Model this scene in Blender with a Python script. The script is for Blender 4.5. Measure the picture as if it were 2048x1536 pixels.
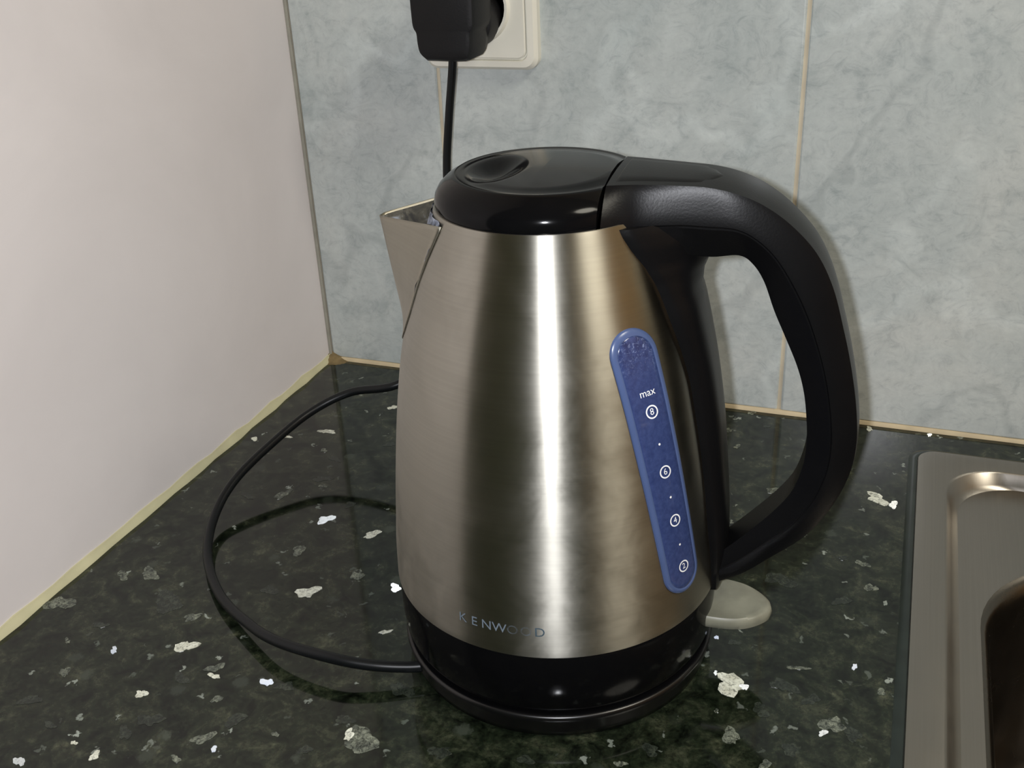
import bpy, bmesh, math, random
from mathutils import Vector, Matrix
import numpy as np

random.seed(7)
for o in list(bpy.data.objects):
    bpy.data.objects.remove(o)
scene = bpy.context.scene
C = scene.collection

# ---------------------------------------------------------------- camera
FPX, YAW, PITCH, ROLL = 2110.94, 0.37279, 0.45847, -0.04826
CAM = np.array([0.43014, -0.69020, 0.36283])
def cam_rows():
    cy, sy, cp, sp = math.cos(YAW), math.sin(YAW), math.cos(PITCH), math.sin(PITCH)
    fw = np.array([-sy*cp, cy*cp, -sp]); rt = np.array([cy, sy, 0.0]); up = np.cross(rt, fw)
    c, s = math.cos(ROLL), math.sin(ROLL)
    return c*rt + s*up, -s*rt + c*up, fw
RT, UP, FW = cam_rows()
cd = bpy.data.cameras.new('camera'); cam = bpy.data.objects.new('camera', cd); C.objects.link(cam)
cd.sensor_fit = 'HORIZONTAL'; cd.sensor_width = 36.0; cd.lens = 36.0*FPX/2048.0
cd.clip_start = 0.01; cd.clip_end = 50
M = Matrix.Identity(4)
for i in range(3):
    M[i][0], M[i][1], M[i][2], M[i][3] = RT[i], UP[i], -FW[i], CAM[i]
cam.matrix_world = M
scene.camera = cam
def ray(u, v):
    d = (u-1024)/FPX*RT - (v-768)/FPX*UP + FW
    return d/np.linalg.norm(d)
def atz(u, v, z):
    d = ray(u, v); return CAM + d*(z-CAM[2])/d[2]

# ---------------------------------------------------------------- world, lights, exposure
w = bpy.data.worlds.new('world'); scene.world = w; w.use_nodes = True
w.node_tree.nodes['Background'].inputs['Color'].default_value = (0.9, 1.0, 0.88, 1)
w.node_tree.nodes['Background'].inputs['Strength'].default_value = 0.05
def area(name, loc, target, size, power, col):
    l = bpy.data.lights.new(name, 'AREA'); l.shape = 'DISK'; l.size = size; l.energy = power; l.color = col
    o = bpy.data.objects.new(name, l); C.objects.link(o); o.location = loc
    o.rotation_euler = (Vector(target)-Vector(loc)).to_track_quat('-Z', 'Y').to_euler()
    return o
# the phone's own flash, a finger's width beside the lens, and the kitchen's ceiling lamp
area('phone_flash', tuple(CAM - RT*0.014 + UP*0.003), tuple(CAM - RT*0.014 + UP*0.003 + FW), 0.008, 2.1, (0.97, 0.985, 1.04))
area('ceiling_lamp_light', (1.45, -0.72, 1.52), (1.2, -0.55, -0.9), 0.60, 19.0, (1.0, 0.94, 0.80))
scene.view_settings.view_transform = 'Standard'
scene.view_settings.look = 'None'
scene.view_settings.gamma = 1.0
scene.view_settings.use_curve_mapping = False
scene.view_settings.exposure = 0.0

# ---------------------------------------------------------------- helpers
def lin(r, g, b):
    f = lambda c: (c/255/12.92 if c/255 <= 0.04045 else ((c/255+0.055)/1.055)**2.4)
    return (f(r), f(g), f(b), 1)
def link(name, verts, faces, mat=None, parent=None, smooth=True, sharp=35, kind=None):
    me = bpy.data.meshes.new(name)
    me.from_pydata([tuple(map(float, v)) for v in verts], [], faces)
    me.validate(); me.update()
    bm = bmesh.new(); bm.from_mesh(me); bmesh.ops.recalc_face_normals(bm, faces=bm.faces); bm.to_mesh(me); bm.free()
    if smooth:
        me.polygons.foreach_set('use_smooth', [True]*len(me.polygons))
        me.set_sharp_from_angle(angle=math.radians(sharp))
    o = bpy.data.objects.new(name, me); C.objects.link(o)
    if mat: me.materials.append(mat)
    if parent: o.parent = parent
    if kind: o['kind'] = kind
    return o
def empty(name, loc, rz=0.0):
    o = bpy.data.objects.new(name, None); C.objects.link(o); o.location = loc; o.rotation_euler = (0, 0, rz)
    o.empty_display_size = 0.02
    return o
def tag(o, label, cat, group=None):
    o['label'] = label; o['category'] = cat
    if group: o['group'] = group
def bridge(rings, closed=True, cap0=False, cap1=False):
    verts, faces = [], []
    n = len(rings[0])
    for r in rings: verts += list(r)
    for k in range(len(rings)-1):
        for i in range(n if closed else n-1):
            j = (i+1) % n
            faces.append((k*n+i, k*n+j, (k+1)*n+j, (k+1)*n+i))
    if cap0: faces.append(tuple(range(n))[::-1])
    if cap1: faces.append(tuple((len(rings)-1)*n+i for i in range(n)))
    return verts, faces
def revolve(profile, n=128):
    rings = []
    for r, z in profile:
        rings.append([(r*math.cos(2*math.pi*i/n), r*math.sin(2*math.pi*i/n), z) for i in range(n)])
    return bridge(rings)
def catmull(pts, m):
    P = [np.array(p, float) for p in pts]; P = [2*P[0]-P[1]] + P + [2*P[-1]-P[-2]]
    out = []
    for i in range(1, len(P)-2):
        for k in range(m):
            t = k/m
            out.append(0.5*((2*P[i]) + (P[i+1]-P[i-1])*t + (2*P[i-1]-5*P[i]+4*P[i+1]-P[i+2])*t*t + (3*P[i]-P[i-1]-3*P[i+1]+P[i+2])*t**3))
    out.append(P[-2]); return out
def tube(path, r, n=14):
    rings = []; prev = None
    for i, p in enumerate(path):
        t = path[min(i+1, len(path)-1)] - path[max(i-1, 0)]; t = t/np.linalg.norm(t)
        if prev is None:
            a = np.cross(t, (0.3, 0.9, 0.1)); a /= np.linalg.norm(a)
        else:
            a = prev - t*(prev@t); a /= np.linalg.norm(a)
        prev = a; b = np.cross(t, a)
        rings.append([p + r*(math.cos(2*math.pi*k/n)*a + math.sin(2*math.pi*k/n)*b) for k in range(n)])
    return bridge(rings, cap0=True, cap1=True)
def box(x0, x1, y0, y1, z0, z1):
    v = [(x, y, z) for z in (z0, z1) for y in (y0, y1) for x in (x0, x1)]
    return v, [(0, 2, 3, 1), (4, 5, 7, 6), (0, 1, 5, 4), (2, 6, 7, 3), (0, 4, 6, 2), (1, 3, 7, 5)]
def rrect(x0, x1, y0, y1, r, n=10):
    """closed outline, counter-clockwise from the left front corner"""
    pts = []
    for cx, cy, a0 in ((x0+r, y0+r, 180), (x1-r, y0+r, 270), (x1-r, y1-r, 0), (x0+r, y1-r, 90)):
        for k in range(n+1):
            a = math.radians(a0 + 90*k/n); pts.append((cx+r*math.cos(a), cy+r*math.sin(a)))
    return pts

# ---------------------------------------------------------------- materials
class NT:
    def __init__(s, name):
        s.m = bpy.data.materials.new(name); s.m.use_nodes = True
        s.t = s.m.node_tree; s.b = s.t.nodes['Principled BSDF']
    def n(s, typ, **kw):
        nd = s.t.nodes.new(typ)
        for k, v in kw.items():
            if k in nd.inputs: nd.inputs[k].default_value = v
            else: setattr(nd, k, v)
        return nd
    def l(s, a, b): s.t.links.new(a, b)
    def set(s, **kw):
        for k, v in kw.items(): s.b.inputs[k.replace('_', ' ')].default_value = v
    def coords(s, scale=(1, 1, 1), kind='Object'):
        tc = s.n('ShaderNodeTexCoord'); mp = s.n('ShaderNodeMapping'); mp.inputs['Scale'].default_value = scale
        s.l(tc.outputs[kind], mp.inputs['Vector']); return mp.outputs['Vector']
    def noise(s, vec, scale, detail=3, rough=0.5, dist=0.0):
        nd = s.n('ShaderNodeTexNoise'); nd.inputs['Scale'].default_value = scale; nd.inputs['Detail'].default_value = detail
        nd.inputs['Roughness'].default_value = rough; nd.inputs['Distortion'].default_value = dist
        s.l(vec, nd.inputs['Vector']); return nd.outputs['Fac']
    def ramp(s, fac, stops):
        r = s.n('ShaderNodeValToRGB'); e = r.color_ramp.elements
        while len(e) < len(stops): e.new(0.5)
        for k, (p, c) in enumerate(stops):
            e[k].position = p; e[k].color = c if len(c) == 4 else (*c, 1)
        s.l(fac, r.inputs['Fac']); return r.outputs['Color']
    def mix(s, fac, a, b, mode='MIX'):
        m = s.n('ShaderNodeMix', data_type='RGBA', blend_type=mode)
        for val, inp in ((fac, m.inputs[0]), (a, m.inputs[6]), (b, m.inputs[7])):
            if hasattr(val, 'is_output'): s.l(val, inp)
            else: inp.default_value = val
        return m.outputs[2]
    def bump(s, h, strength, dist):
        b = s.n('ShaderNodeBump'); b.inputs['Strength'].default_value = strength; b.inputs['Distance'].default_value = dist
        s.l(h, b.inputs['Height']); s.l(b.outputs['Normal'], s.b.inputs['Normal']); return b

def m_plain(name, col, rough=0.5, metal=0.0, spec=0.5, var=0.06, scale=60, bump=0.0):
    t = NT(name); t.set(Roughness=rough, Metallic=metal); t.b.inputs['Specular IOR Level'].default_value = spec
    v = t.coords(); f = t.noise(v, scale, 4)
    a = tuple(c*(1-var) for c in col[:3]); b = tuple(min(1, c*(1+var)) for c in col[:3])
    t.l(t.ramp(f, [(0.3, a), (0.7, b)]), t.b.inputs['Base Color'])
    if bump: t.bump(t.noise(v, scale*12, 2), bump, 0.0004)
    return t.m
def m_steel(name, col, rough, aniso, radial=True, rot=0.25):
    t = NT(name); t.set(Metallic=1.0, Roughness=rough)
    v = t.coords()
    sm = t.noise(v, 38, 5, 0.65, 0.6)
    br = t.noise(t.coords((6, 6, 900) if radial else (900, 6, 6)), 1.0, 3, 0.6)
    r1 = t.n('ShaderNodeMapRange'); r1.inputs['From Min'].default_value = 0.3; r1.inputs['From Max'].default_value = 0.7
    r1.inputs['To Min'].default_value = rough*0.86; r1.inputs['To Max'].default_value = rough*1.18
    t.l(sm, r1.inputs['Value']); t.l(r1.outputs['Result'], t.b.inputs['Roughness'])
    a = tuple(c*0.96 for c in col[:3]); b = tuple(min(1, c*1.03) for c in col[:3])
    t.l(t.ramp(br, [(0.3, a), (0.7, b)]), t.b.inputs['Base Color'])
    if aniso:
        t.b.inputs['Anisotropic'].default_value = aniso; t.b.inputs['Anisotropic Rotation'].default_value = rot
        tg = t.n('ShaderNodeTangent'); tg.direction_type = 'RADIAL'; tg.axis = 'Z'
        t.l(tg.outputs['Tangent'], t.b.inputs['Tangent'])
    if radial: t.bump(br, 0.06, 0.0002)
    return t.m
def m_tile():
    t = NT('marbled_tile'); t.set(Roughness=0.22); t.b.inputs['Specular IOR Level'].default_value = 0.4
    v = t.coords((1, 1, 1))
    n1 = t.noise(v, 7, 7, 0.62, 0.8); n2 = t.noise(v, 26, 6, 0.7, 1.4); n3 = t.noise(v, 160, 4, 0.7); n4 = t.noise(t.coords((1.0, 1.0, 1.5)), 62, 5, 0.75, 2.2)
    c = t.ramp(n1, [(0.30, lin(184, 193, 193)), (0.5, lin(200, 207, 206)), (0.7, lin(212, 216, 213))])
    c2 = t.ramp(n2, [(0.32, (0.74, 0.76, 0.77)), (0.46, (0.95, 0.95, 0.95)), (0.6, (1, 1, 1))])
    c = t.mix(0.75, c, c2, 'MULTIPLY')
    c3 = t.ramp(n3, [(0.3, (0.84, 0.85, 0.86)), (0.65, (1, 1, 1))])
    c = t.mix(0.6, c, c3, 'MULTIPLY')
    c = t.mix(1.0, c, t.ramp(n4, [(0.34, (0.84, 0.85, 0.86)), (0.47, (0.98, 0.98, 0.98)), (0.72, (1.06, 1.06, 1.05))]), 'MULTIPLY')
    # thin dark and light veins, running diagonally
    wv = t.n('ShaderNodeTexWave'); wv.wave_type = 'BANDS'; wv.bands_direction = 'DIAGONAL'
    wv.inputs['Scale'].default_value = 2.3; wv.inputs['Distortion'].default_value = 11; wv.inputs['Detail'].default_value = 4
    wv.inputs['Detail Scale'].default_value = 1.6; wv.inputs['Detail Roughness'].default_value = 0.62
    t.l(t.coords((1, 1, -0.8)), wv.inputs['Vector'])
    veins = t.ramp(wv.outputs['Fac'], [(0.0, (0.74, 0.75, 0.76)), (0.03, (1, 1, 1)), (0.95, (1, 1, 1)), (1.0, (1.22, 1.22, 1.22))])
    c = t.mix(t.noise(v, 9, 2), c, t.mix(1.0, c, veins, 'MULTIPLY'))
    t.l(c, t.b.inputs['Base Color'])
    t.bump(n3, 0.08, 0.0004)
    return t.m
def m_granite():
    t = NT('dark_granite'); t.b.inputs['Specular IOR Level'].default_value = 0.46; t.set(Roughness=0.07)
    v = t.coords()
    a = t.noise(v, 70, 6, 0.7, 0.5); b = t.noise(v, 330, 4, 0.7); d = t.noise(v, 26, 4, 0.6, 0.8)
    c = t.ramp(a, [(0.36, lin(12, 16, 13)), (0.50, lin(32, 39, 31)), (0.60, lin(50, 55, 46)), (0.72, lin(82, 86, 74))])
    c2 = t.ramp(b, [(0.35, (0.35, 0.35, 0.35)), (0.62, (1.15, 1.15, 1.1))])
    c = t.mix(0.85, c, c2, 'MULTIPLY')
    c = t.mix(1.0, c, t.ramp(d, [(0.3, (0.55, 0.6, 0.5)), (0.65, (1.2, 1.15, 1.0))]), 'MULTIPLY')
    # sparse dull feldspar patches between the bright flakes
    vo = t.n('ShaderNodeTexVoronoi'); vo.inputs['Scale'].default_value = 75; vo.inputs['Randomness'].default_value = 1.0
    t.l(v, vo.inputs['Vector'])
    sp = t.n('ShaderNodeSeparateColor'); t.l(vo.outputs['Color'], sp.inputs['Color'])
    k1 = t.ramp(sp.outputs[0], [(0.86, (0, 0, 0)), (0.93, (1, 1, 1))])
    ad = t.n('ShaderNodeMath', operation='MULTIPLY_ADD'); ad.inputs[1].default_value = 0.011; ad.inputs[2].default_value = -0.0005
    t.l(b, ad.inputs[0])
    ds = t.n('ShaderNodeMath', operation='ADD'); t.l(vo.outputs['Distance'], ds.inputs[0]); 
    sc = t.n('ShaderNodeMath', operation='MULTIPLY'); t.l(b, sc.inputs[0]); sc.inputs[1].default_value = 0.6; t.l(sc.outputs[0], ds.inputs[1])
    k2 = t.ramp(ds.outputs[0], [(0.50, (1, 1, 1)), (0.66, (0, 0, 0))])
    k = t.mix(1.0, k1, k2, 'MULTIPLY')
    c = t.mix(k, c, t.mix(sp.outputs[1], lin(44, 50, 43), lin(62, 68, 58)))
    v2 = t.n('ShaderNodeTexVoronoi'); v2.inputs['Scale'].default_value = 230
    wn = t.n('ShaderNodeTexNoise'); wn.inputs['Scale'].default_value = 260; wn.inputs['Detail'].default_value = 4; t.l(v, wn.inputs['Vector'])
    wm_ = t.n('ShaderNodeVectorMath', operation='MULTIPLY_ADD'); wm_.inputs[1].default_value = (0.011, 0.011, 0.0); t.l(wn.outputs['Color'], wm_.inputs[0]); t.l(v, wm_.inputs[2]); t.l(wm_.outputs[0], v2.inputs['Vector'])
    s2 = t.n('ShaderNodeSeparateColor'); t.l(v2.outputs['Color'], s2.inputs['Color'])
    k3 = t.mix(1.0, t.ramp(s2.outputs[0], [(0.945, (0, 0, 0)), (0.985, (1, 1, 1))]), t.ramp(v2.outputs['Distance'], [(0.28, (1, 1, 1)), (0.45, (0, 0, 0))]), 'MULTIPLY')
    c = t.mix(k3, c, t.mix(s2.outputs[1], lin(66, 74, 66), lin(150, 158, 150)))
    t.l(c, t.b.inputs['Base Color'])
    return t.m
def m_flake(name, c1, c2, keep=0.45, metal=0.0, normal=None):
    t = NT(name); t.set(Roughness=0.16 if normal is None else 0.38, Metallic=metal)
    g = t.n('ShaderNodeNewGeometry')
    a = t.noise(g.outputs['Position'], 420, 5, 0.75, 1.0); b = t.noise(g.outputs['Position'], 170, 3, 0.6, 0.5)
    col = t.mix(t.ramp(b, [(0.35, (0, 0, 0)), (0.65, (1, 1, 1))]), c1, c2)
    t.l(t.mix(t.ramp(a, [(keep-0.12, (0, 0, 0)), (keep+0.1, (1, 1, 1))]), lin(26, 31, 26), col), t.b.inputs['Base Color'])
    if normal is not None:
        nv = t.n('ShaderNodeCombineXYZ')
        for i in range(3): nv.inputs[i].default_value = normal[i]
        t.l(nv.outputs[0], t.b.inputs['Normal'])
    return t.m
def m_gauge():
    t = NT('blue_gauge_plastic'); t.set(Roughness=0.18)
    t.b.inputs['Coat Weight'].default_value = 0.3
    v = t.coords(); a = t.noise(v, 420, 4, 0.7); b = t.noise(v, 900, 2, 0.5)
    base = t.ramp(a, [(0.3, lin(42, 54, 96)), (0.7, lin(56, 70, 114))])
    sx = t.n('ShaderNodeSeparateXYZ'); t.l(v, sx.inputs[0])
    hi = t.n('ShaderNodeMapRange'); hi.inputs['From Min'].default_value = 0.158; hi.inputs['From Max'].default_value = 0.182
    t.l(sx.outputs['Z'], hi.inputs['Value'])
    sp = t.ramp(t.noise(v, 520, 5, 0.8, 1.2), [(0.54, (0, 0, 0)), (0.68, (1, 1, 1))])
    sm = t.n('ShaderNodeMath', operation='MULTIPLY'); t.l(hi.outputs['Result'], sm.inputs[0]); t.l(sp, sm.inputs[1])
    drops = t.ramp(t.noise(v, 330, 3, 0.6), [(0.4, (0.35, 0.35, 0.45)), (0.55, (1, 1, 1))])
    dm = t.mix(hi.outputs['Result'], (1, 1, 1, 1), drops)
    c = t.mix(1.0, base, dm, 'MULTIPLY')
    c = t.mix(sm.outputs[0], c, lin(150, 165, 205))
    t.l(c, t.b.inputs['Base Color']); return t.m
def m_worn_print(name, col, lo, hi):
    t = NT(name); t.set(Roughness=0.5); t.b.inputs['Base Color'].default_value = col
    al = t.ramp(t.noise(t.coords(), 260, 4, 0.7), [(0.34, (lo, lo, lo)), (0.6, (hi, hi, hi))])
    t.l(al, t.b.inputs['Alpha']); return t.m
def m_scale():
    t = NT('limescale'); t.set(Roughness=0.6)
    v = t.coords()
    c = t.ramp(t.noise(v, 170, 3, 0.6, 0.6), [(0.40, lin(38, 40, 46)), (0.5, lin(120, 128, 146)), (0.62, lin(186, 194, 210))])
    t.l(c, t.b.inputs['Base Color']); return t.m
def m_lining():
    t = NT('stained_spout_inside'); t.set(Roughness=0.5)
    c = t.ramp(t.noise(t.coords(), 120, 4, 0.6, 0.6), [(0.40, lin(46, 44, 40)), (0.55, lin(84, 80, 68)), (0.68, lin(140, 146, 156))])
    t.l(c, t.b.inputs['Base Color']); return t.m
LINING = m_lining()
def m_lever():
    t = NT('frosted_clear_plastic'); t.set(Roughness=0.42); t.b.inputs['Transmission Weight'].default_value = 0.25
    v = t.coords(); t.l(t.ramp(t.noise(v, 90, 3), [(0.3, lin(124, 124, 110)), (0.7, lin(150, 150, 134))]), t.b.inputs['Base Color'])
    return t.m

STEEL = m_steel('brushed_steel', (0.40, 0.384, 0.338), 0.365, 0.96)
SPOUT = m_steel('spout_steel', (0.36, 0.34, 0.285), 0.42, 0.6)
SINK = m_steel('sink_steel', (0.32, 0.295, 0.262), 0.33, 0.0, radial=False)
BOWL = m_steel('shade_darkened_bowl_steel', (0.15, 0.135, 0.115), 0.25, 0.0, radial=False)  # sink steel in a darker tone, the bowl's deep shade put into its colour
BLACK = m_plain('black_gloss_plastic', (0.003, 0.003, 0.0034), 0.12, spec=0.13, scale=90)
BLACKS = m_plain('black_satin_plastic', (0.004, 0.004, 0.0045), 0.34, spec=0.17, scale=90, bump=0.09)
BASEM = m_plain('black_base_plastic', (0.003, 0.003, 0.0034), 0.28, spec=0.5)
CORD = m_plain('black_cord_rubber', (0.004, 0.005, 0.006), 0.38, spec=0.3)
PLUG = m_plain('black_plug_rubber', (0.005, 0.005, 0.006), 0.55, spec=0.3, bump=0.2)
TILE = m_tile(); GRAN = m_granite(); GAUGE = m_gauge(); SCALE = m_scale(); LEVER = m_lever()
GRIM = m_plain('pale_blue_clear_rim', lin(72, 88, 128), 0.25, var=0.05)
WHITE = m_plain('white_print', (0.82, 0.84, 0.88), 0.5, var=0.03)
LOGO = m_worn_print('worn_grey_print', lin(112, 124, 136), 0.85, 1.0)
LOGO_FAINT = m_worn_print('rubbed_off_print', lin(104, 114, 124), 0.12, 0.5)
LOGO_DARK = m_worn_print('blue_grey_print', lin(66, 84, 96), 0.7, 1.0)
GROUT = m_plain('tan_grout', lin(214, 202, 178), 0.9, var=0.12, scale=40)
SEAL = m_plain('yellowed_sealant', lin(196, 192, 158), 0.5, var=0.08, scale=45)
DIRT = m_plain('brown_corner_grime', lin(116, 100, 68), 0.8, var=0.35, scale=160)
SOCK = m_plain('cream_socket_plastic', lin(236, 234, 222), 0.35, var=0.02)
BEAD = m_plain('dark_clear_silicone', lin(30, 38, 34), 0.22, var=0.3, scale=70)
def m_paint(name, c1, c2, rough=0.55):
    t = NT(name); t.set(Roughness=rough); v = t.coords()
    t.l(t.ramp(t.noise(v, 6, 6, 0.6, 0.4), [(0.3, c1), (0.7, c2)]), t.b.inputs['Base Color'])
    t.bump(t.noise(v, 240, 3, 0.6), 0.10, 0.0005); return t.m
LWALL = m_paint('off_white_wall', lin(218, 213, 214), lin(229, 224, 225), 0.5)
ROOM = m_paint('room_paint', lin(172, 188, 174), lin(182, 198, 184), 0.7)
RIGHTP = m_paint('warm_room_paint', lin(212, 170, 122), lin(220, 178, 130), 0.7)
FLOORM = m_paint('brown_floor', lin(158, 162, 148), lin(170, 174, 160), 0.5)
CEIL = m_paint('white_ceiling', lin(215, 212, 200), lin(222, 219, 207), 0.8)

# ---------------------------------------------------------------- setting
XR, YF, XL, ZC, ZF = 2.4, -3.2, -1.7, 1.6, -0.9
def wallbox(name, dims, mat): return link(name, *box(*dims), mat, smooth=False, kind='structure')
wallbox('floor', (XL, XR, YF, 0.05, ZF-0.05, ZF), FLOORM)
wallbox('ceiling', (XL, XR, YF, 0.05, ZC, ZC+0.05), CEIL)
wb = wallbox('wall_back', (XL, XR, 0.0016, 0.06, ZF, ZC), GROUT)
wallbox('wall_right', (XR, XR+0.05, YF, 0.05, ZF, ZC), RIGHTP)
wallbox('wall_front', (XL, XR, YF-0.05, YF, ZF, ZC), ROOM)
wallbox('wall_far_left', (XL-0.05, XL, YF, 0.05, ZF, ZC), ROOM)
# the short wall on the left, its foot rounded over at the corner
v, f = box(-0.12, 0.0, -0.625, 0.0016, ZF, ZC)
wl = link('wall_left', v, f, LWALL, smooth=False, kind='structure')
# large wall tiles, joints 2.6 mm, faces proud of the grout
J1, J2, TW, TH, JW = 0.1158, 0.3643, 0.2485, 0.333, 0.0026
cols = [(0.0022, J1)] + [(J1+TW*k, J1+TW*(k+1)) for k in range(9)]
def tile(x0, x1, z0, z1):
    e = 0.0009
    r0 = [(x, 0.004, z) for x, z in rrect(x0, x1, z0, z1, 0.0012, 3)]
    r1 = [(x, e, z) for x, z in rrect(x0, x1, z0, z1, 0.0012, 3)]
    r2 = [(x, 0.0, z) for x, z in rrect(x0+e, x1-e, z0+e, z1-e, 0.001, 3)]
    v, f = bridge([r0, r1, r2], cap0=True, cap1=True)
    link('tile', v, f, TILE, wb, sharp=40)
for row in range(2):
    for (a, b) in cols:
        b = min(b, XR)
        tile(a + (0 if a < 0.01 else JW/2), b-JW/2, 0.0025+row*TH, 0.0025+(row+1)*TH-JW)
# sealant along the foot of the left wall, grout line along the back, grime in the corner
def fillet(name, pts_path, prof, mat):
    rings = []
    for base, ax, k in pts_path:
        rings.append([tuple(np.array(base)+ax*p*k+np.array((0, 0, q*k))) for p, q in prof])
    v, f = bridge(rings, cap0=True, cap1=True)
    return link(name, v, f, mat, kind='structure')
prof = [(-0.001, -0.001), (0.0034, -0.001), (0.0032, 0.0006), (0.0018, 0.0022), (0.0008, 0.0048), (-0.001, 0.0050)]
path = [((0, -0.62 + 0.62*i/40, 0), np.array((1.0, 0, 0)), 1.0+0.16*math.sin(i*1.9)+0.08*math.sin(i*4.1)) for i in range(41)]
fillet('trim_1', path, prof, SEAL)
prof2 = [(-0.001, -0.001), (0.0016, -0.001), (0.0013, 0.0010), (0.0004, 0.0026), (-0.001, 0.0028)]
path = [((0.001+2.38*i/60, 0, 0), np.array((0, -1.0, 0)), 1.0+0.12*math.sin(i*2.3)) for i in range(61)]
fillet('trim_2', path, prof2, m_plain('tan_sealant', lin(204, 188, 156), 0.7, var=0.1))
# vertical sealant seam in the corner
v, f = tube([np.array((0.0006, -0.0004, z)) for z in np.linspace(0.004, 0.66, 30)], 0.0016, 8)
link('trim_3', v, f, m_plain('grey_corner_sealant', lin(150, 148, 138), 0.7, var=0.15), kind='structure')
gv, gf = [], []
for i in range(9):
    for j in range(9):
        a, b = i/8, j/8
        h = 0.0095*max(0.0, 1-a-0.0)**1.6*max(0.0, 1-b)**1.4*(0.8+0.4*random.random())
        gv.append((-0.0005+a*0.022, 0.0005-b*0.015, h-0.0006 if i < 8 and j < 8 else -0.001))
for i in range(8):
    for j in range(8): gf.append((i*9+j, (i+1)*9+j, (i+1)*9+j+1, i*9+j+1))
link('trim_4', gv, gf, DIRT, kind='structure')

# ---------------------------------------------------------------- countertop with sink cut-out
SX0, SX1, SY0, SY1 = 0.4588, 1.02, -0.515, -0.0305
NS = 12
top = empty('countertop', (0, 0, 0)); tag(top, 'polished dark granite countertop with glittering pale mica flakes', 'countertop')
outer = rrect(0.0005, XR-0.001, -0.62, -0.0005, 0.0004, NS); hole = rrect(SX0+0.009, SX1-0.009, SY0+0.009, SY1-0.009, 0.02, NS)
rings = [[(x, y, -0.03) for x, y in hole], [(x, y, 0.0) for x, y in hole], [(x, y, 0.0) for x, y in outer], [(x, y, -0.03) for x, y in outer], [(x, y, -0.03) for x, y in hole]]
v, f = bridge(rings); link('slab', v, f, GRAN, top, sharp=30)
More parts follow.
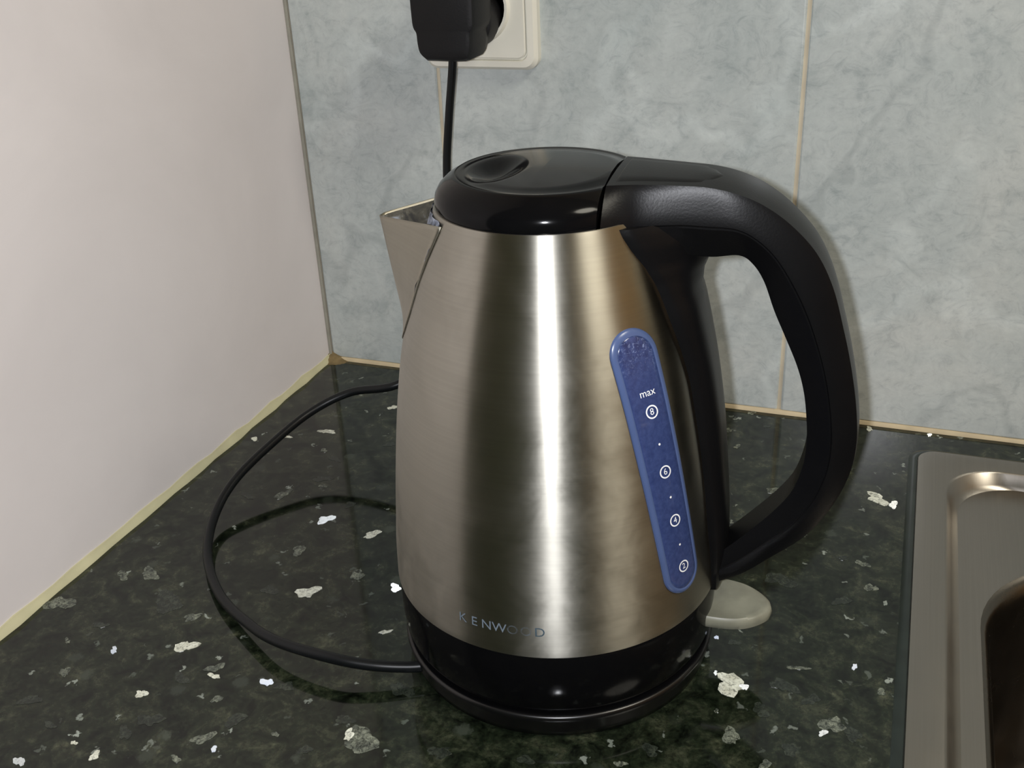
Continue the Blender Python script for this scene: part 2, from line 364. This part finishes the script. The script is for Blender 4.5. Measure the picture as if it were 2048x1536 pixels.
# mica flakes: (pixel x, y, length, height in pixels, brightness class, slant)
toflash = Vector((CAM[0]-0.25, CAM[1]+0.25, CAM[2])).normalized()
FL = {3: m_flake('mica_bright', (0.95, 0.98, 1.0, 1), (0.80, 0.86, 0.86, 1), 0.36, 0.35, tuple(toflash)),
      4: m_flake('mica_bluish', (0.75, 0.84, 1.0, 1), (0.9, 0.95, 1, 1), 0.34, 0.35, tuple(toflash)),
      2: m_flake('mica_pale', lin(200, 202, 186), lin(236, 240, 226), 0.42),
      1: m_flake('mica_dull', lin(86, 92, 84), lin(136, 142, 126), 0.50),
      0: m_flake('mica_faint', lin(42, 48, 42), lin(62, 68, 58), 0.52)}
flakes = [(652, 1039, 40, 17, 3, -25), (746, 1068, 46, 13, 2, -15), (617, 1184, 56, 26, 2, -20), (791, 1176, 26, 17, 3, 0), (715, 1150, 36, 22, 1, -25),
 (246, 1151, 28, 20, 1, 0), (301, 1148, 46, 26, 1, 15), (117, 1207, 74, 30, 1, -12), (336, 1205, 76, 42, 0, -10), (228, 1301, 14, 16, 4, 0), (135, 1282, 14, 12, 1, 0),
 (371, 1293, 52, 25, 2, -10), (430, 1336, 44, 20, 1, -10), (428, 1352, 25, 13, 2, 10), (283, 1388, 25, 20, 2, -20), (534, 1365, 28, 18, 4, 0), (722, 1480, 84, 58, 1, -20),
 (698, 1470, 34, 18, 2, -50), (189, 1512, 34, 14, 2, -30), (39, 1523, 25, 22, 3, -30), (428, 1498, 16, 12, 4, -30), (551, 1469, 16, 12, 1, 0), (148, 1486, 16, 9, 2, -10),
 (250, 1465, 26, 40, 0, 0), (406, 1477, 50, 24, 1, -20), (434, 1398, 30, 14, 1, -30), (771, 1264, 30, 8, 2, -15), (598, 1101, 42, 18, 1, -25), (385, 1234, 42, 16, 1, -25),
 (363, 1357, 36, 26, 0, 0), (570, 1373, 40, 24, 0, 0), (129, 1344, 24, 22, 1, 0), (352, 1518, 22, 18, 1, 0), (654, 863, 34, 10, 2, 0), (785, 815, 22, 9, 2, -8),
 (509, 878, 18, 8, 2, -8), (575, 874, 18, 6, 2, 0), (648, 901, 18, 8, 1, 0), (670, 918, 24, 14, 0, 25), (644, 958, 48, 12, 0, 0), (646, 972, 18, 8, 1, 0), (566, 989, 40, 16, 1, -25),
 (495, 992, 26, 14, 0, 30), (780, 889, 30, 10, 0, 0), (1461, 1368, 78, 46, 2, 15), (1489, 1374, 18, 16, 3, 0), (1431, 1346, 9, 9, 3, 0), (1433, 1275, 9, 9, 4, 0),
 (1469, 1285, 26, 14, 0, 0), (1433, 1422, 12, 9, 1, 0), (1461, 1472, 48, 34, 1, 30), (804, 1380, 52, 34, 0, 20), (1755, 998, 60, 20, 2, 22), (1787, 1010, 22, 16, 3, 20), (1725, 1128, 32, 12, 1, 15),
 (1686, 1116, 30, 10, 0, 0), (1741, 1176, 32, 16, 1, -10), (1684, 1202, 40, 22, 0, 0), (1709, 1334, 13, 13, 4, 0), (1859, 870, 9, 9, 3, 0), (1739, 858, 16, 9, 2, 20),
 (1665, 1450, 60, 36, 1, 25), (1705, 1468, 44, 34, 0, 0), (1646, 1466, 20, 14, 3, 0), (1762, 1384, 24, 14, 1, 0), (1595, 1336, 50, 10, 1, 5), (1568, 1372, 62, 30, 0, 15),
 (1622, 1400, 40, 26, 0, 0), (1550, 982, 44, 14, 1, 8), (1475, 893, 18, 8, 1, -8), (1458, 861, 16, 8, 1, 0), (1533, 853, 14, 8, 0, 0), (1503, 826, 20, 8, 1, 0),
 (1560, 1160, 70, 30, 0, 10), (1520, 1420, 40, 30, 0, 20), (60, 1400, 50, 24, 0, -10), (470, 1440, 46, 30, 0, -15), (300, 1440, 60, 30, 0, -15), (690, 1440, 40, 26, 0, 0),
 (880, 1505, 60, 26, 0, -10), (1050, 1520, 50, 18, 0, 0), (1300, 1500, 46, 24, 0, 20), (540, 1180, 40, 20, 0, -15), (200, 1250, 34, 14, 0, -10), (700, 1010, 30, 12, 0, -10),
 (1240, 1528, 30, 14, 1, 10), (610, 1500, 34, 20, 0, 0), (100, 1450, 30, 16, 0, 0), (1580, 1500, 44, 26, 0, 10), (1530, 1530, 30, 20, 1, 0)]
for (px, py, wpx, hpx, cls, sl) in flakes:
    n = 20; ph_ = [random.uniform(0, 6.28) for _ in range(3)]; c = atz(px, py, 0.0); a = math.radians(sl); vt, vb = [], []
    for i in range(n):
        t = 2*math.pi*i/n; k = 0.82 + 0.20*math.sin(2*t+ph_[0]) + 0.13*math.sin(3*t+ph_[1]) + 0.10*math.sin(5*t+ph_[2]) + 0.22*(random.random()-.5)
        dx, dy = 0.5*wpx*k*math.cos(t), 0.5*hpx*k*math.sin(t)
        q = atz(px + dx*math.cos(a) - dy*math.sin(a), py + dx*math.sin(a) + dy*math.cos(a), 0.0)
        vt.append((q[0]-c[0], q[1]-c[1], 0.00012+0.00005*cls)); vb.append((q[0]-c[0], q[1]-c[1], -0.0004))
    v, f = bridge([vb, vt], cap1=True)
    o = link('mica_flake', v, f, FL[cls], top, smooth=False); o.location = (c[0], c[1], 0)

# ---------------------------------------------------------------- sink
sk = empty('kitchen_sink', (0.72, -0.27, 0)); tag(sk, 'brushed steel inset sink with stepped rim and dark bowl beside the kettle', 'sink')
def sring(l, r, fr, bk, rad, z): return [(x-0.72, y+0.27, z) for x, y in rrect(l, r, fr, bk, rad, 14)]
R_ = [sring(SX0, SX1, SY0, SY1, 0.012, 0.0), sring(SX0+0.0008, SX1-0.0008, SY0+0.0008, SY1-0.0008, 0.012, 0.0024),
      sring(SX0+0.0165, SX1-0.0165, SY0+0.0165, SY1-0.0165, 0.034, 0.0026), sring(SX0+0.0185, SX1-0.0185, SY0+0.0185, SY1-0.0175, 0.034, 0.0018),
      sring(SX0+0.0215, SX1-0.0215, SY0+0.0215, SY1-0.0187, 0.036, -0.0055), sring(SX0+0.0255, SX1-0.0255, SY0+0.0255, SY1-0.0200, 0.038, -0.0078)]
v, f = bridge(R_); link('rim', v, f, SINK, sk, sharp=50)
R_ = [sring(SX0+0.0255, SX1-0.0255, SY0+0.0255, SY1-0.0200, 0.038, -0.0078), sring(SX0+0.036, 0.985, SY0+0.04, SY1-0.092, 0.075, -0.0082)]
v, f = bridge(R_); link('ledge', v, f, SINK, sk, sharp=50)
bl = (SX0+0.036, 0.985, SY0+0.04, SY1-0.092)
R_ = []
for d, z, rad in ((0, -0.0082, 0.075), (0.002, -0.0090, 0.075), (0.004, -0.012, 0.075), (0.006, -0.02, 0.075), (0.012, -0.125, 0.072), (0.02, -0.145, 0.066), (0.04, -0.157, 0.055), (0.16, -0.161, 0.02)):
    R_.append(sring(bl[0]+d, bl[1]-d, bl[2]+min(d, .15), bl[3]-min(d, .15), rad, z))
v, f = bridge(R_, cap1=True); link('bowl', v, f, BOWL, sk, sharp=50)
R_ = [sring(SX0-0.0050, SX1+0.006, SY0-0.006, SY1+0.004, 0.014, 0.0001), sring(SX0-0.0030, SX1+0.004, SY0-0.004, SY1+0.003, 0.014, 0.0009),
      sring(SX0+0.0002, SX1-0.0002, SY0+0.0002, SY1-0.0002, 0.012, 0.0012), sring(SX0+0.002, SX1-0.002, SY0+0.002, SY1-0.002, 0.012, 0.0)]
v, f = bridge(R_); link('sealant_bead', v, f, BEAD, sk, sharp=60)
v, f = revolve([(0.0, -0.1605), (0.020, -0.1605), (0.030, -0.1590), (0.040, -0.1592), (0.042, -0.161)], 40)
o = link('drain', v, f, SINK, sk); o.location = (0.02, 0, 0)

# ---------------------------------------------------------------- wall socket
ws = empty('wall_socket', (0.152, 0.0, 0.2785)); tag(ws, 'cream square wall socket on the tiled wall with a black plug in it', 'wall socket')
def plate(outs):
    return bridge([[(x, y, z) for x, z in rrect(-h, h, -h, h, r, 8)] for h, r, y in outs], cap0=True, cap1=True)
link('frame', *plate([(0.0405, 0.008, 0.0002), (0.0405, 0.008, -0.0060), (0.0385, 0.0075, -0.0092), (0.0345, 0.006, -0.0098), (0.0338, 0.006, -0.0070)]), SOCK, ws, sharp=30)
R_ = [[(x, y, z) for x, z in rrect(-h, h, -h, h, r, 8)] for h, r, y in ((0.0330, 0.0055, -0.0065), (0.0330, 0.0055, -0.0092), (0.0322, 0.005, -0.0100))]
circ = lambda r, y: [(r*math.cos(math.radians(185+10*i)), y, r*math.sin(math.radians(185+10*i))) for i in range(36)]
R_ += [circ(0.0235, -0.0102), circ(0.0222, -0.0130), circ(0.0205, -0.0130), circ(0.0198, -0.0100), circ(0.0196, -0.0070)]
v, f = bridge(R_, cap1=True); link('cover', v, f, SOCK, ws, sharp=10)

# ---------------------------------------------------------------- kettle
KX, KY, PHI = 0.28701, -0.27386, math.radians(4)
ZP = [.0505, .0507, .066, .078, .105, .132, .154, .168, .183, .200, .214, .225, .232]
RP = [.0797, .0797, .0792, .0783, .0760, .0731, .0700, .0675, .0640, .0591, .0545, .0508, .0485]
def rad(z): return float(np.interp(z, ZP, RP))
_pf = catmull([(r, z) for r, z in zip(RP[1:], ZP[1:])], 6)
_pz = [q[1] for q in _pf]; _pr = [q[0] for q in _pf]
def rad(z): return float(np.interp(z, _pz, _pr))
def on(az, z, off=0.0):
    """point on the jug's skin, az in the kettle's own frame (handle = 0)"""
    r = rad(z)+off; return (r*math.cos(az), r*math.sin(az), z)
kt = empty('electric_kettle', (KX, KY, 0.0155), PHI)
tag(kt, 'brushed steel jug kettle with black handle and lid and blue water gauge', 'kettle')
kt_z = 0.0155
def kobj(name, v, f, mat, parent=None, **kw):
    """vertices given with z above the counter"""
    v = [(x, y, z-kt_z) for x, y, z in v]
    return link(name, v, f, mat, parent or kt, **kw)
prof = [(0.0778, .0500), (0.0795, .0502)] + [(r, z) for r, z in zip(_pr, _pz)] + [(0.0482, .2328), (0.0476, .2329), (0.0472, .2322), (0.0480, .226), (0.052, .215)]
v, f = revolve(prof, 160); body = kobj('steel_jug', v, f, STEEL, sharp=50)
v, f = revolve([(0.0, .0175), (0.066, .0160), (0.0735, .0157), (0.0765, .0170), (0.0783, .0215), (0.0790, .030), (0.0791, .0480), (0.0784, .0498), (0.0770, .0505)], 128)
kobj('bottom_band', v, f, BLACK, sharp=40)
# spout
AL_Z = [.1655, .168, .172, .178, .187, .1926, .205, .2145, .224, .231]
AL_A = [1.5, 11, 18, 24, 28.5, 30, 33, 36.5, 41, 44.5]
rings = []; lining = []
NSP = 25
for k in range(26):
    q = k/25; zb = .1655 + (.2300-.1655)*q          # height where this ring meets the jug
    zt = .1655 + (.2226-.1655)*q                     # height at the tip
    st = .0690 + (.0802-.0690)*q
    al = math.radians(np.interp(zb, AL_Z, AL_A)); ring = []
    ra = rad(zb)+0.0003
    A = np.array((ra*math.cos(al), ra*math.sin(al), zb)); T = np.array((st, 0, zt))
    if T[0] < A[0]+0.0006: T[0] = max(T[0], rad(zb)+0.0006)
    rd = min(0.30, 0.004/max(np.linalg.norm(T[:2]-A[:2]), 0.004))
    for i in range(NSP):
        u = -1 + 2*i/(NSP-1); a = abs(u)
        # straight flanks running to a small round nose
        p = T + (A-T)*a
        nose = max(0.0, 1-a/rd); x = p[0] - 0.0022*q*nose**2
        ring.append((-x, -p[1]*(1 if u >= 0 else -1), p[2]))
    rings.append(ring)
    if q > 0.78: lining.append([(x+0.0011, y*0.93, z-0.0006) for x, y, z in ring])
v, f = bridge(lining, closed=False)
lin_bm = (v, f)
v, f = bridge(rings, closed=False)
sp = kobj('spout', v, f, SPOUT, sharp=60)
sm = sp.modifiers.new('thickness', 'SOLIDIFY'); sm.thickness = 0.0005; sm.offset = 0.0
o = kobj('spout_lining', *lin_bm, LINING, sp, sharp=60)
# crusted strainer opening behind the spout
rings = []
for k in range(9):
    z = .198 + (.2312-.198)*k/8
    al = math.radians(np.interp(z, AL_Z, AL_A))*0.97
    rings.append([on(math.pi + al*(-1+2*i/20), z, 0.0006 + 0.0005*math.sin(i*2.2+k*1.7)) for i in range(21)])
v, f = bridge(rings, closed=False); o = kobj('strainer', v, f, SCALE); o['label'] = 'strainer crusted with pale blue-white limescale'
# lid: round shoulder, flat top sinking to a finger hollow on the spout side, cut straight at the handle seam
SEAM = 0.0305
lp = [(0.0470, .2318), (0.0476, .2330), (0.0478, .2352), (0.0472, .2382), (0.0455, .2412), (0.0425, .2440), (0.0398, .2455), (0.0386, .2462), (0.0378, .2461), (0.0366, .2459)]
def topz(x, y):
    z = .2462 + 0.0016*max(0, 1-(y/0.036)**2) - 0.0010*max(0.0, -x/0.04)
    d = math.hypot((x+0.0215)/0.0150, (y+0.003)/0.0240)
    if d < 1: z -= 0.0052*(1-d*d)**2
    return z
n = 120; rings = []
for r, z in lp: rings.append([(r*math.cos(2*math.pi*i/n), r*math.sin(2*math.pi*i/n), z) for i in range(n)])
for k in range(1, 25):
    r = 0.0366*(1-k/24.0)+1e-5
    b = min(1.0, k/4.0)
    rings.append([(r*math.cos(2*math.pi*i/n), r*math.sin(2*math.pi*i/n), .2459*(1-b)+b*topz(r*math.cos(2*math.pi*i/n), r*math.sin(2*math.pi*i/n))) for i in range(n)])
v, f = bridge(rings)
me = bpy.data.meshes.new('lid'); me.from_pydata([(x, y, z-kt_z) for x, y, z in v], [], f)
bm = bmesh.new(); bm.from_mesh(me)
r = bmesh.ops.bisect_plane(bm, geom=bm.verts[:]+bm.edges[:]+bm.faces[:], plane_co=(SEAM-0.0006, 0, 0), plane_no=(1, 0, 0.0), clear_outer=True)
ed = [e for e in r['geom_cut'] if isinstance(e, bmesh.types.BMEdge)]
ext = bmesh.ops.extrude_edge_only(bm, edges=ed)
bmesh.ops.translate(bm, vec=(0, 0, -0.006), verts=[g for g in ext['geom'] if isinstance(g, bmesh.types.BMVert)])
bmesh.ops.recalc_face_normals(bm, faces=bm.faces); bm.to_mesh(me); bm.free()
me.polygons.foreach_set('use_smooth', [True]*len(me.polygons)); me.set_sharp_from_angle(angle=math.radians(38)); me.materials.append(BLACK)
lid = bpy.data.objects.new('lid', me); C.objects.link(lid); lid.parent = kt
# handle: stations (outer s,z, inner s,z, half-widths at outer face, bulge, inner edge)
HS = [(.0310, .2466, .0310, .2305, .0232, .0352, .0362), (.0380, .2467, .0385, .2270, .0215, .0290, .0310), (.0450, .2466, .0460, .2235, .0200, .0248, .0240), (.0580, .2462, .0600, .2172, .0182, .0212, .0150),
      (.0700, .2455, .0720, .2150, .0170, .0196, .0110), (.0810, .2432, .0830, .2157, .0162, .0188, .0095), (.0915, .2388, .0888, .2120, .0150, .0180, .0090), (.1025, .2310, .0937, .2045, .0138, .0172, .0088),
      (.1132, .2195, .0985, .1920, .0126, .0166, .0086), (.1207, .2052, .1040, .1800, .0118, .0162, .0086), (.1262, .1880, .1095, .1675, .0114, .0158, .0086), (.1310, .1703, .1130, .1560, .0112, .0155, .0086),
      (.1348, .1515, .1150, .1440, .0112, .0153, .0086), (.1364, .1350, .1160, .1325, .0112, .0150, .0086), (.1350, .1195, .1154, .1204, .0112, .0146, .0086), (.1294, .1025, .1118, .1067, .0110, .0140, .0086),
      (.1192, .0850, .1045, .0950, .0108, .0134, .0088), (.1050, .0710, .0950, .0835, .0106, .0126, .0090), (.0920, .0590, .0860, .0735, .0100, .0118, .0092), (.0770, .0495, .0765, .0640, .0090, .0108, .0092)]
QC = [.985, .86, .72, .56, .53] + [.53]*15
hs = catmull([h + (q,) for h, q in zip(HS, QC)], 6); rings = []
SEC = [(0.0, 0.0, 0), (0.0, 0.55, 0), (0.0, 1.0, 0), (0.03, .12, 1), (0.08, .28, 1), (0.18, .52, 1), (0.32, .80, 1), (0.43, .98, 1), (0.49, 1.0, 1), (0.515, .80, 1), (0.54, .80, 1), (0.75, .48, 2), (0.93, .14, 2), (1.0, 0.0, 2)]
for k, h in enumerate(hs):
    O = np.array((h[0], h[1])); I = np.array((h[2], h[3])); wo, wm, wi = h[4], h[5], h[6]
    half = []; qc = h[7]
    for q, a, md in SEC:
        q = q*qc/.53 if q < .53 else qc + (q-.53)*(1-qc)/.47
        if md == 0: wv = wo*a; dome = 0.0010*(1-a*a)
        elif md == 1: wv = wo + (wm-wo)*a; dome = 0
        else: wv = wi + (wm-wi)*a*1.0; dome = 0
        pt = O + (I-O)*q - (I-O)/np.linalg.norm(I-O)*dome
        half.append((pt[0], wv, pt[1]))
    inner = [(I[0], 0.0, I[1])]
    ring = [(x, -y, z) for x, y, z in half] + inner + [(x, y, z) for x, y, z in reversed(half[1:])]
    rings.append(ring)
v, f = bridge(rings, cap0=True, cap1=True); hd = kobj('handle', v, f, BLACKS, sharp=24)
# crown inlay continuing the lid's top on to the handle
inl = [h for h in hs if .0325 < h[0] < .0765 and h[1] > .24]; rings = []
for k, h in enumerate(inl):
    O = np.array((h[0], h[1])); I = np.array((h[2], h[3])); nrm = (O-I)/np.linalg.norm(O-I); ring = []
    for i in range(11):
        u = -1+2*i/10
        back = 0.006*abs(u)*(k/(len(inl)-1))**2
        lift = 0.0010*(1-(u*.88)**2) + (0.0004 if abs(u) < 0.99 and 0 < k < len(inl)-1 else -0.0004)
        ring.append((O[0]+nrm[0]*lift-back, u*.88*h[4], O[1]+nrm[1]*lift))
    rings.append(ring)
v, f = bridge(rings, closed=False); kobj('crown_inlay', v, f, BLACKS, hd, sharp=30)
# spine panel running down the jug behind the grip
SZ = [.0480, .0510, .064, .0758, .088, .115, .140, .162, .177, .191, .200, .207, .2145, .2225, .2285, .2315]
SA = [8.0, 8.6, 10, 11, 12, 12.9, 14.8, 16.4, 19, 22.1, 24.0, 26.0, 30.0, 36.0, 39.6, 40.5]
SD = [.0025, .0035, .0052, .0060, .0065, .0068, .0072, .0072, .0074, .0080, .0088, .0115, .0170, .0200, .0185, .0165]
rings = []
for z in np.concatenate([np.linspace(.0480, .20, 40), np.linspace(.202, .2312, 18)]):
    al = math.radians(np.interp(z, SZ, SA)); de = np.interp(z, SZ, SD); ring = []
    for i in range(25):
        u = -1+2*i/24; a = abs(u)
        fl = min(1.0, max(0.0, (z-.194)/.02))
        sh = (1-fl)*(1-max(0.0, (a-0.42)/0.58)**2.0) + fl*(1-a)**1.15
        h = 0.0014 + (de-0.0014)*sh if a < 0.999 else -0.001
        ring.append(on(u*al, max(z, .0508), h))
    ring = [(x, y, z) for x, y, _ in ring]
    rings.append(ring)
v, f = bridge(rings, closed=False, cap0=True, cap1=True); kobj('spine_panel', v, f, BLACKS, sharp=40)
# translucent switch lever under the handle
TP = [(.074, .0165), (.080, .0168), (.0865, .0165), (.0935, .0150), (.0985, .0124), (.1030, .0085), (.1060, .0045), (.1072, 0.0)]
half = [np.array(p) for p in catmull(TP, 4)]
outl = [(p[0], -p[1]) for p in half] + [(p[0], p[1]) for p in reversed(half[:-1])]
def lev(k, z, droop): return [(0.074+(x-0.074)*k, y*k, z - droop*max(0, x-0.08)**1.3) for x, y in outl]
rings = [lev(.93, .0295, .05), lev(.99, .0303, .05), lev(1.0, .0325, .05), lev(.985, .0347, .05), lev(.93, .0358, .05), lev(.84, .0354, .05), lev(.5, .0346, .05)]
v, f = bridge(rings, cap0=True, cap1=True); o = kobj('switch_lever', v, f, LEVER, sharp=50); o['label'] = 'frosted clear plastic switch lever'
# water gauge, its outline laid on the jug's skin
def gaz(z): return math.radians(-26.5-(z-.081)*122-4)
def gpt(u, z, off): return on(gaz(z) + u/rad(z), z, off)
GZ0, GZ1, GW = .0668, .1940, .0112
def stadium(d, m=20):
    r = GW-d; a = []
    for i in range(m+1): t = math.pi*i/m; a.append((r*math.cos(t), GZ1-GW + r*math.sin(t)))
    for i in range(1, 30): a.append((-r, GZ1-GW + (GZ0+GW-(GZ1-GW))*i/30))
    for i in range(m+1): t = math.pi + math.pi*i/m; a.append((r*math.cos(t), GZ0+GW + r*math.sin(t)))
    for i in range(1, 30): a.append((r, GZ0+GW + (GZ1-GZ0-2*GW)*i/30))
    return a
def gring(d, off): return [gpt(u, z, off) for u, z in stadium(d)]
win_rings = [gring(d, o_) for d, o_ in ((.0024, .0004), (.0026, .0011), (.0030, .0013), (.005, .0014), (.008, .0014), (.0105, .0014))]
v, f = bridge(win_rings)
nn = len(win_rings[0]); base = (len(win_rings)-1)*nn   # close the thin middle slit
m = 20
L = [base+i for i in range(m//2, m+30+m//2+1)]; Rr = [base+(m//2-i) % nn for i in range(0, m+30+m//2+1-m//2+0)]
for i in range(len(L)-1):
    a, b = L[i], L[i+1]; c_, d_ = base+(m//2-(i+1)) % nn, base+(m//2-i) % nn
    if len({a, b, c_, d_}) >= 3:
        f.append(tuple(dict.fromkeys((a, b, c_, d_))))
win = kobj('water_gauge', v, f, GAUGE, sharp=60); win['label'] = 'blue translucent water gauge with white level marks'
v, f = bridge([gring(d, o_) for d, o_ in ((-.0003, -.0003), (-.0002, .0005), (.0003, .0009), (.0014, .0013), (.0024, .0014), (.0028, .0009))])
kobj('gauge_rim', v, f, GRIM, win, sharp=60)
# lettering
def text_mesh(s, size):
    cu = bpy.data.curves.new('lettering', 'FONT'); cu.body = s; cu.size = size; cu.align_x = 'CENTER'; cu.align_y = 'CENTER'; cu.resolution_u = 3
    ob = bpy.data.objects.new('lettering_source', cu); C.objects.link(ob)
    dg = bpy.context.evaluated_depsgraph_get(); me = bpy.data.meshes.new_from_object(ob.evaluated_get(dg))
    vs = [tuple(v_.co) for v_ in me.vertices]; fs = [tuple(p_.vertices) for p_ in me.polygons]
    bpy.data.objects.remove(ob); bpy.data.curves.remove(cu); bpy.data.meshes.remove(me)
    return vs, fs
def gauge_mark(name, vs, fs, zc, uc=0.0):
    kobj(name, [gpt(uc+x, zc+y, .0019) for x, y, _ in vs], fs, WHITE, win, smooth=False)
def annulus(r0, r1, n=36):
    return bridge([[(r*math.cos(2*math.pi*i/n), r*math.sin(2*math.pi*i/n), 0) for i in range(n)] for r in (r0, r1)])
for s, z in (('8', .1595), ('6', .1312), ('4', .1065), ('2', .0815)):
    gauge_mark('level_number', *text_mesh(s, 0.0042), z); gauge_mark('level_circle', *annulus(.0024, .00305), z)
vs, fs = text_mesh('max', 0.0046); gauge_mark('max_mark', vs, fs, .1680)
for z in (.1445, .1185, .0935):
    n = 12; vs = [(0.00055*math.cos(2*math.pi*i/n), 0.00055*math.sin(2*math.pi*i/n), 0) for i in range(n)]
    gauge_mark('level_dot', vs, [tuple(range(n))], z)
# worn maker's lettering low on the jug
word = 'KENWOOD'; a0, a1 = math.radians(-103.2-4), math.radians(-77.0-4)
for i, ch in enumerate(word):
    vs, fs = text_mesh(ch, 0.0066)
    az = a0 + (a1-a0)*i/(len(word)-1)
    mt = LOGO_DARK if i == 6 else (LOGO_FAINT if i in (4, 5) else LOGO)
    kobj('maker_letter', [on(az + x/rad(.0645), .0640+y, .00025) for x, y, _ in vs], fs, mt, body, smooth=False)

# ---------------------------------------------------------------- power base with its cord and plug
pb = empty('power_base', (KX, KY, 0.0)); tag(pb, 'round black power base under the kettle with looping cord and wall plug', 'power base')
v, f = revolve([(0.0, .0), (0.066, .0), (0.0740, .0004), (0.0762, .0018), (0.0774, .0060), (0.0783, .0112), (0.0787, .0126), (0.0786, .0137), (0.0780, .0146), (0.0770, .0149), (0.0762, .0146), (0.06, .0125), (0.0, .0125)], 128)
link('base_body', v, f, BASEM, pb, sharp=50)
v, f = revolve([(0.0, .0120), (0.022, .0120), (0.024, .0140), (0.022, .0155), (0.0, .0156)], 48)
link('connector_hub', v, f, BLACKS, pb)
cp = [np.array((.1480, -.046, .262)), np.array((.1478, -.046, .248)), np.array((.1420, -.045, .212)), np.array((.1378, -.045, .176)), np.array((.1390, -.048, .135)), np.array((.1420, -.060, .090)), np.array((.1380, -.078, .066))]
for px, py, h in ((803, 765, .052), (700, 785, .044), (620, 825, .035), (540, 890, .026), (470, 960, .0175), (430, 1030, .0095), (415, 1110, .0048), (440, 1190, .0048), (500, 1250, .0085), (560, 1285, .0115), (660, 1315, .0125), (740, 1330, .0105), (815, 1334, .0085)):
    cp.append(atz(px, py, h))
cp.append(cp[-1] + np.array((.012, .006, -.0005)))
path = [p - np.array((KX, KY, 0)) for p in catmull(cp, 10)]
v, f = tube(path, 0.0028, 14); link('cord', v, f, CORD, pb, sharp=70)
# plug: flat-sided grip hanging below a round flange
plug = empty('plug', (0, 0, 0)); plug.parent = pb
def grip(k, y, dz=0.0):
    prof_ = [(-.0120, .2515), (.0120, .2515), (.0160, .2555), (.0172, .2620), (.0175, .2680), (.0192, .2715), (.0198, .2780), (.0198, .3000), (.0170, .3080), (-.0170, .3080), (-.0198, .3000), (-.0198, .2780), (-.0192, .2715), (-.0175, .2680), (-.0172, .2620), (-.0160, .2555)]
    P = catmull([np.array(q) for q in prof_ + prof_[:1]], 3)[:-1]
    return [(q[0]*k*1.09 + .1480-KX, y-KY, .282 + (q[1]-.282)*k) for q in P]
C.objects.unlink(plug); bpy.data.objects.remove(plug)
v, f = bridge([grip(.86, -.0600), grip(.95, -.0590), grip(1.0, -.0555), grip(1.0, -.034), grip(.96, -.0275), grip(.86, -.0255)], cap0=True, cap1=True)
pg = link('plug', v, f, PLUG, pb, sharp=40)
n = 48
def disc(r, y): return [(.1500-KX + r*math.cos(2*math.pi*i/n), y-KY, .272 + r*math.sin(2*math.pi*i/n)) for i in range(n)]
v, f = bridge([disc(.0165, -.0300), disc(.0186, -.0285), disc(.0190, -.0265), disc(.0190, -.0085)], cap0=True, cap1=True)
link('plug_flange', v, f, PLUG, pg, sharp=40)
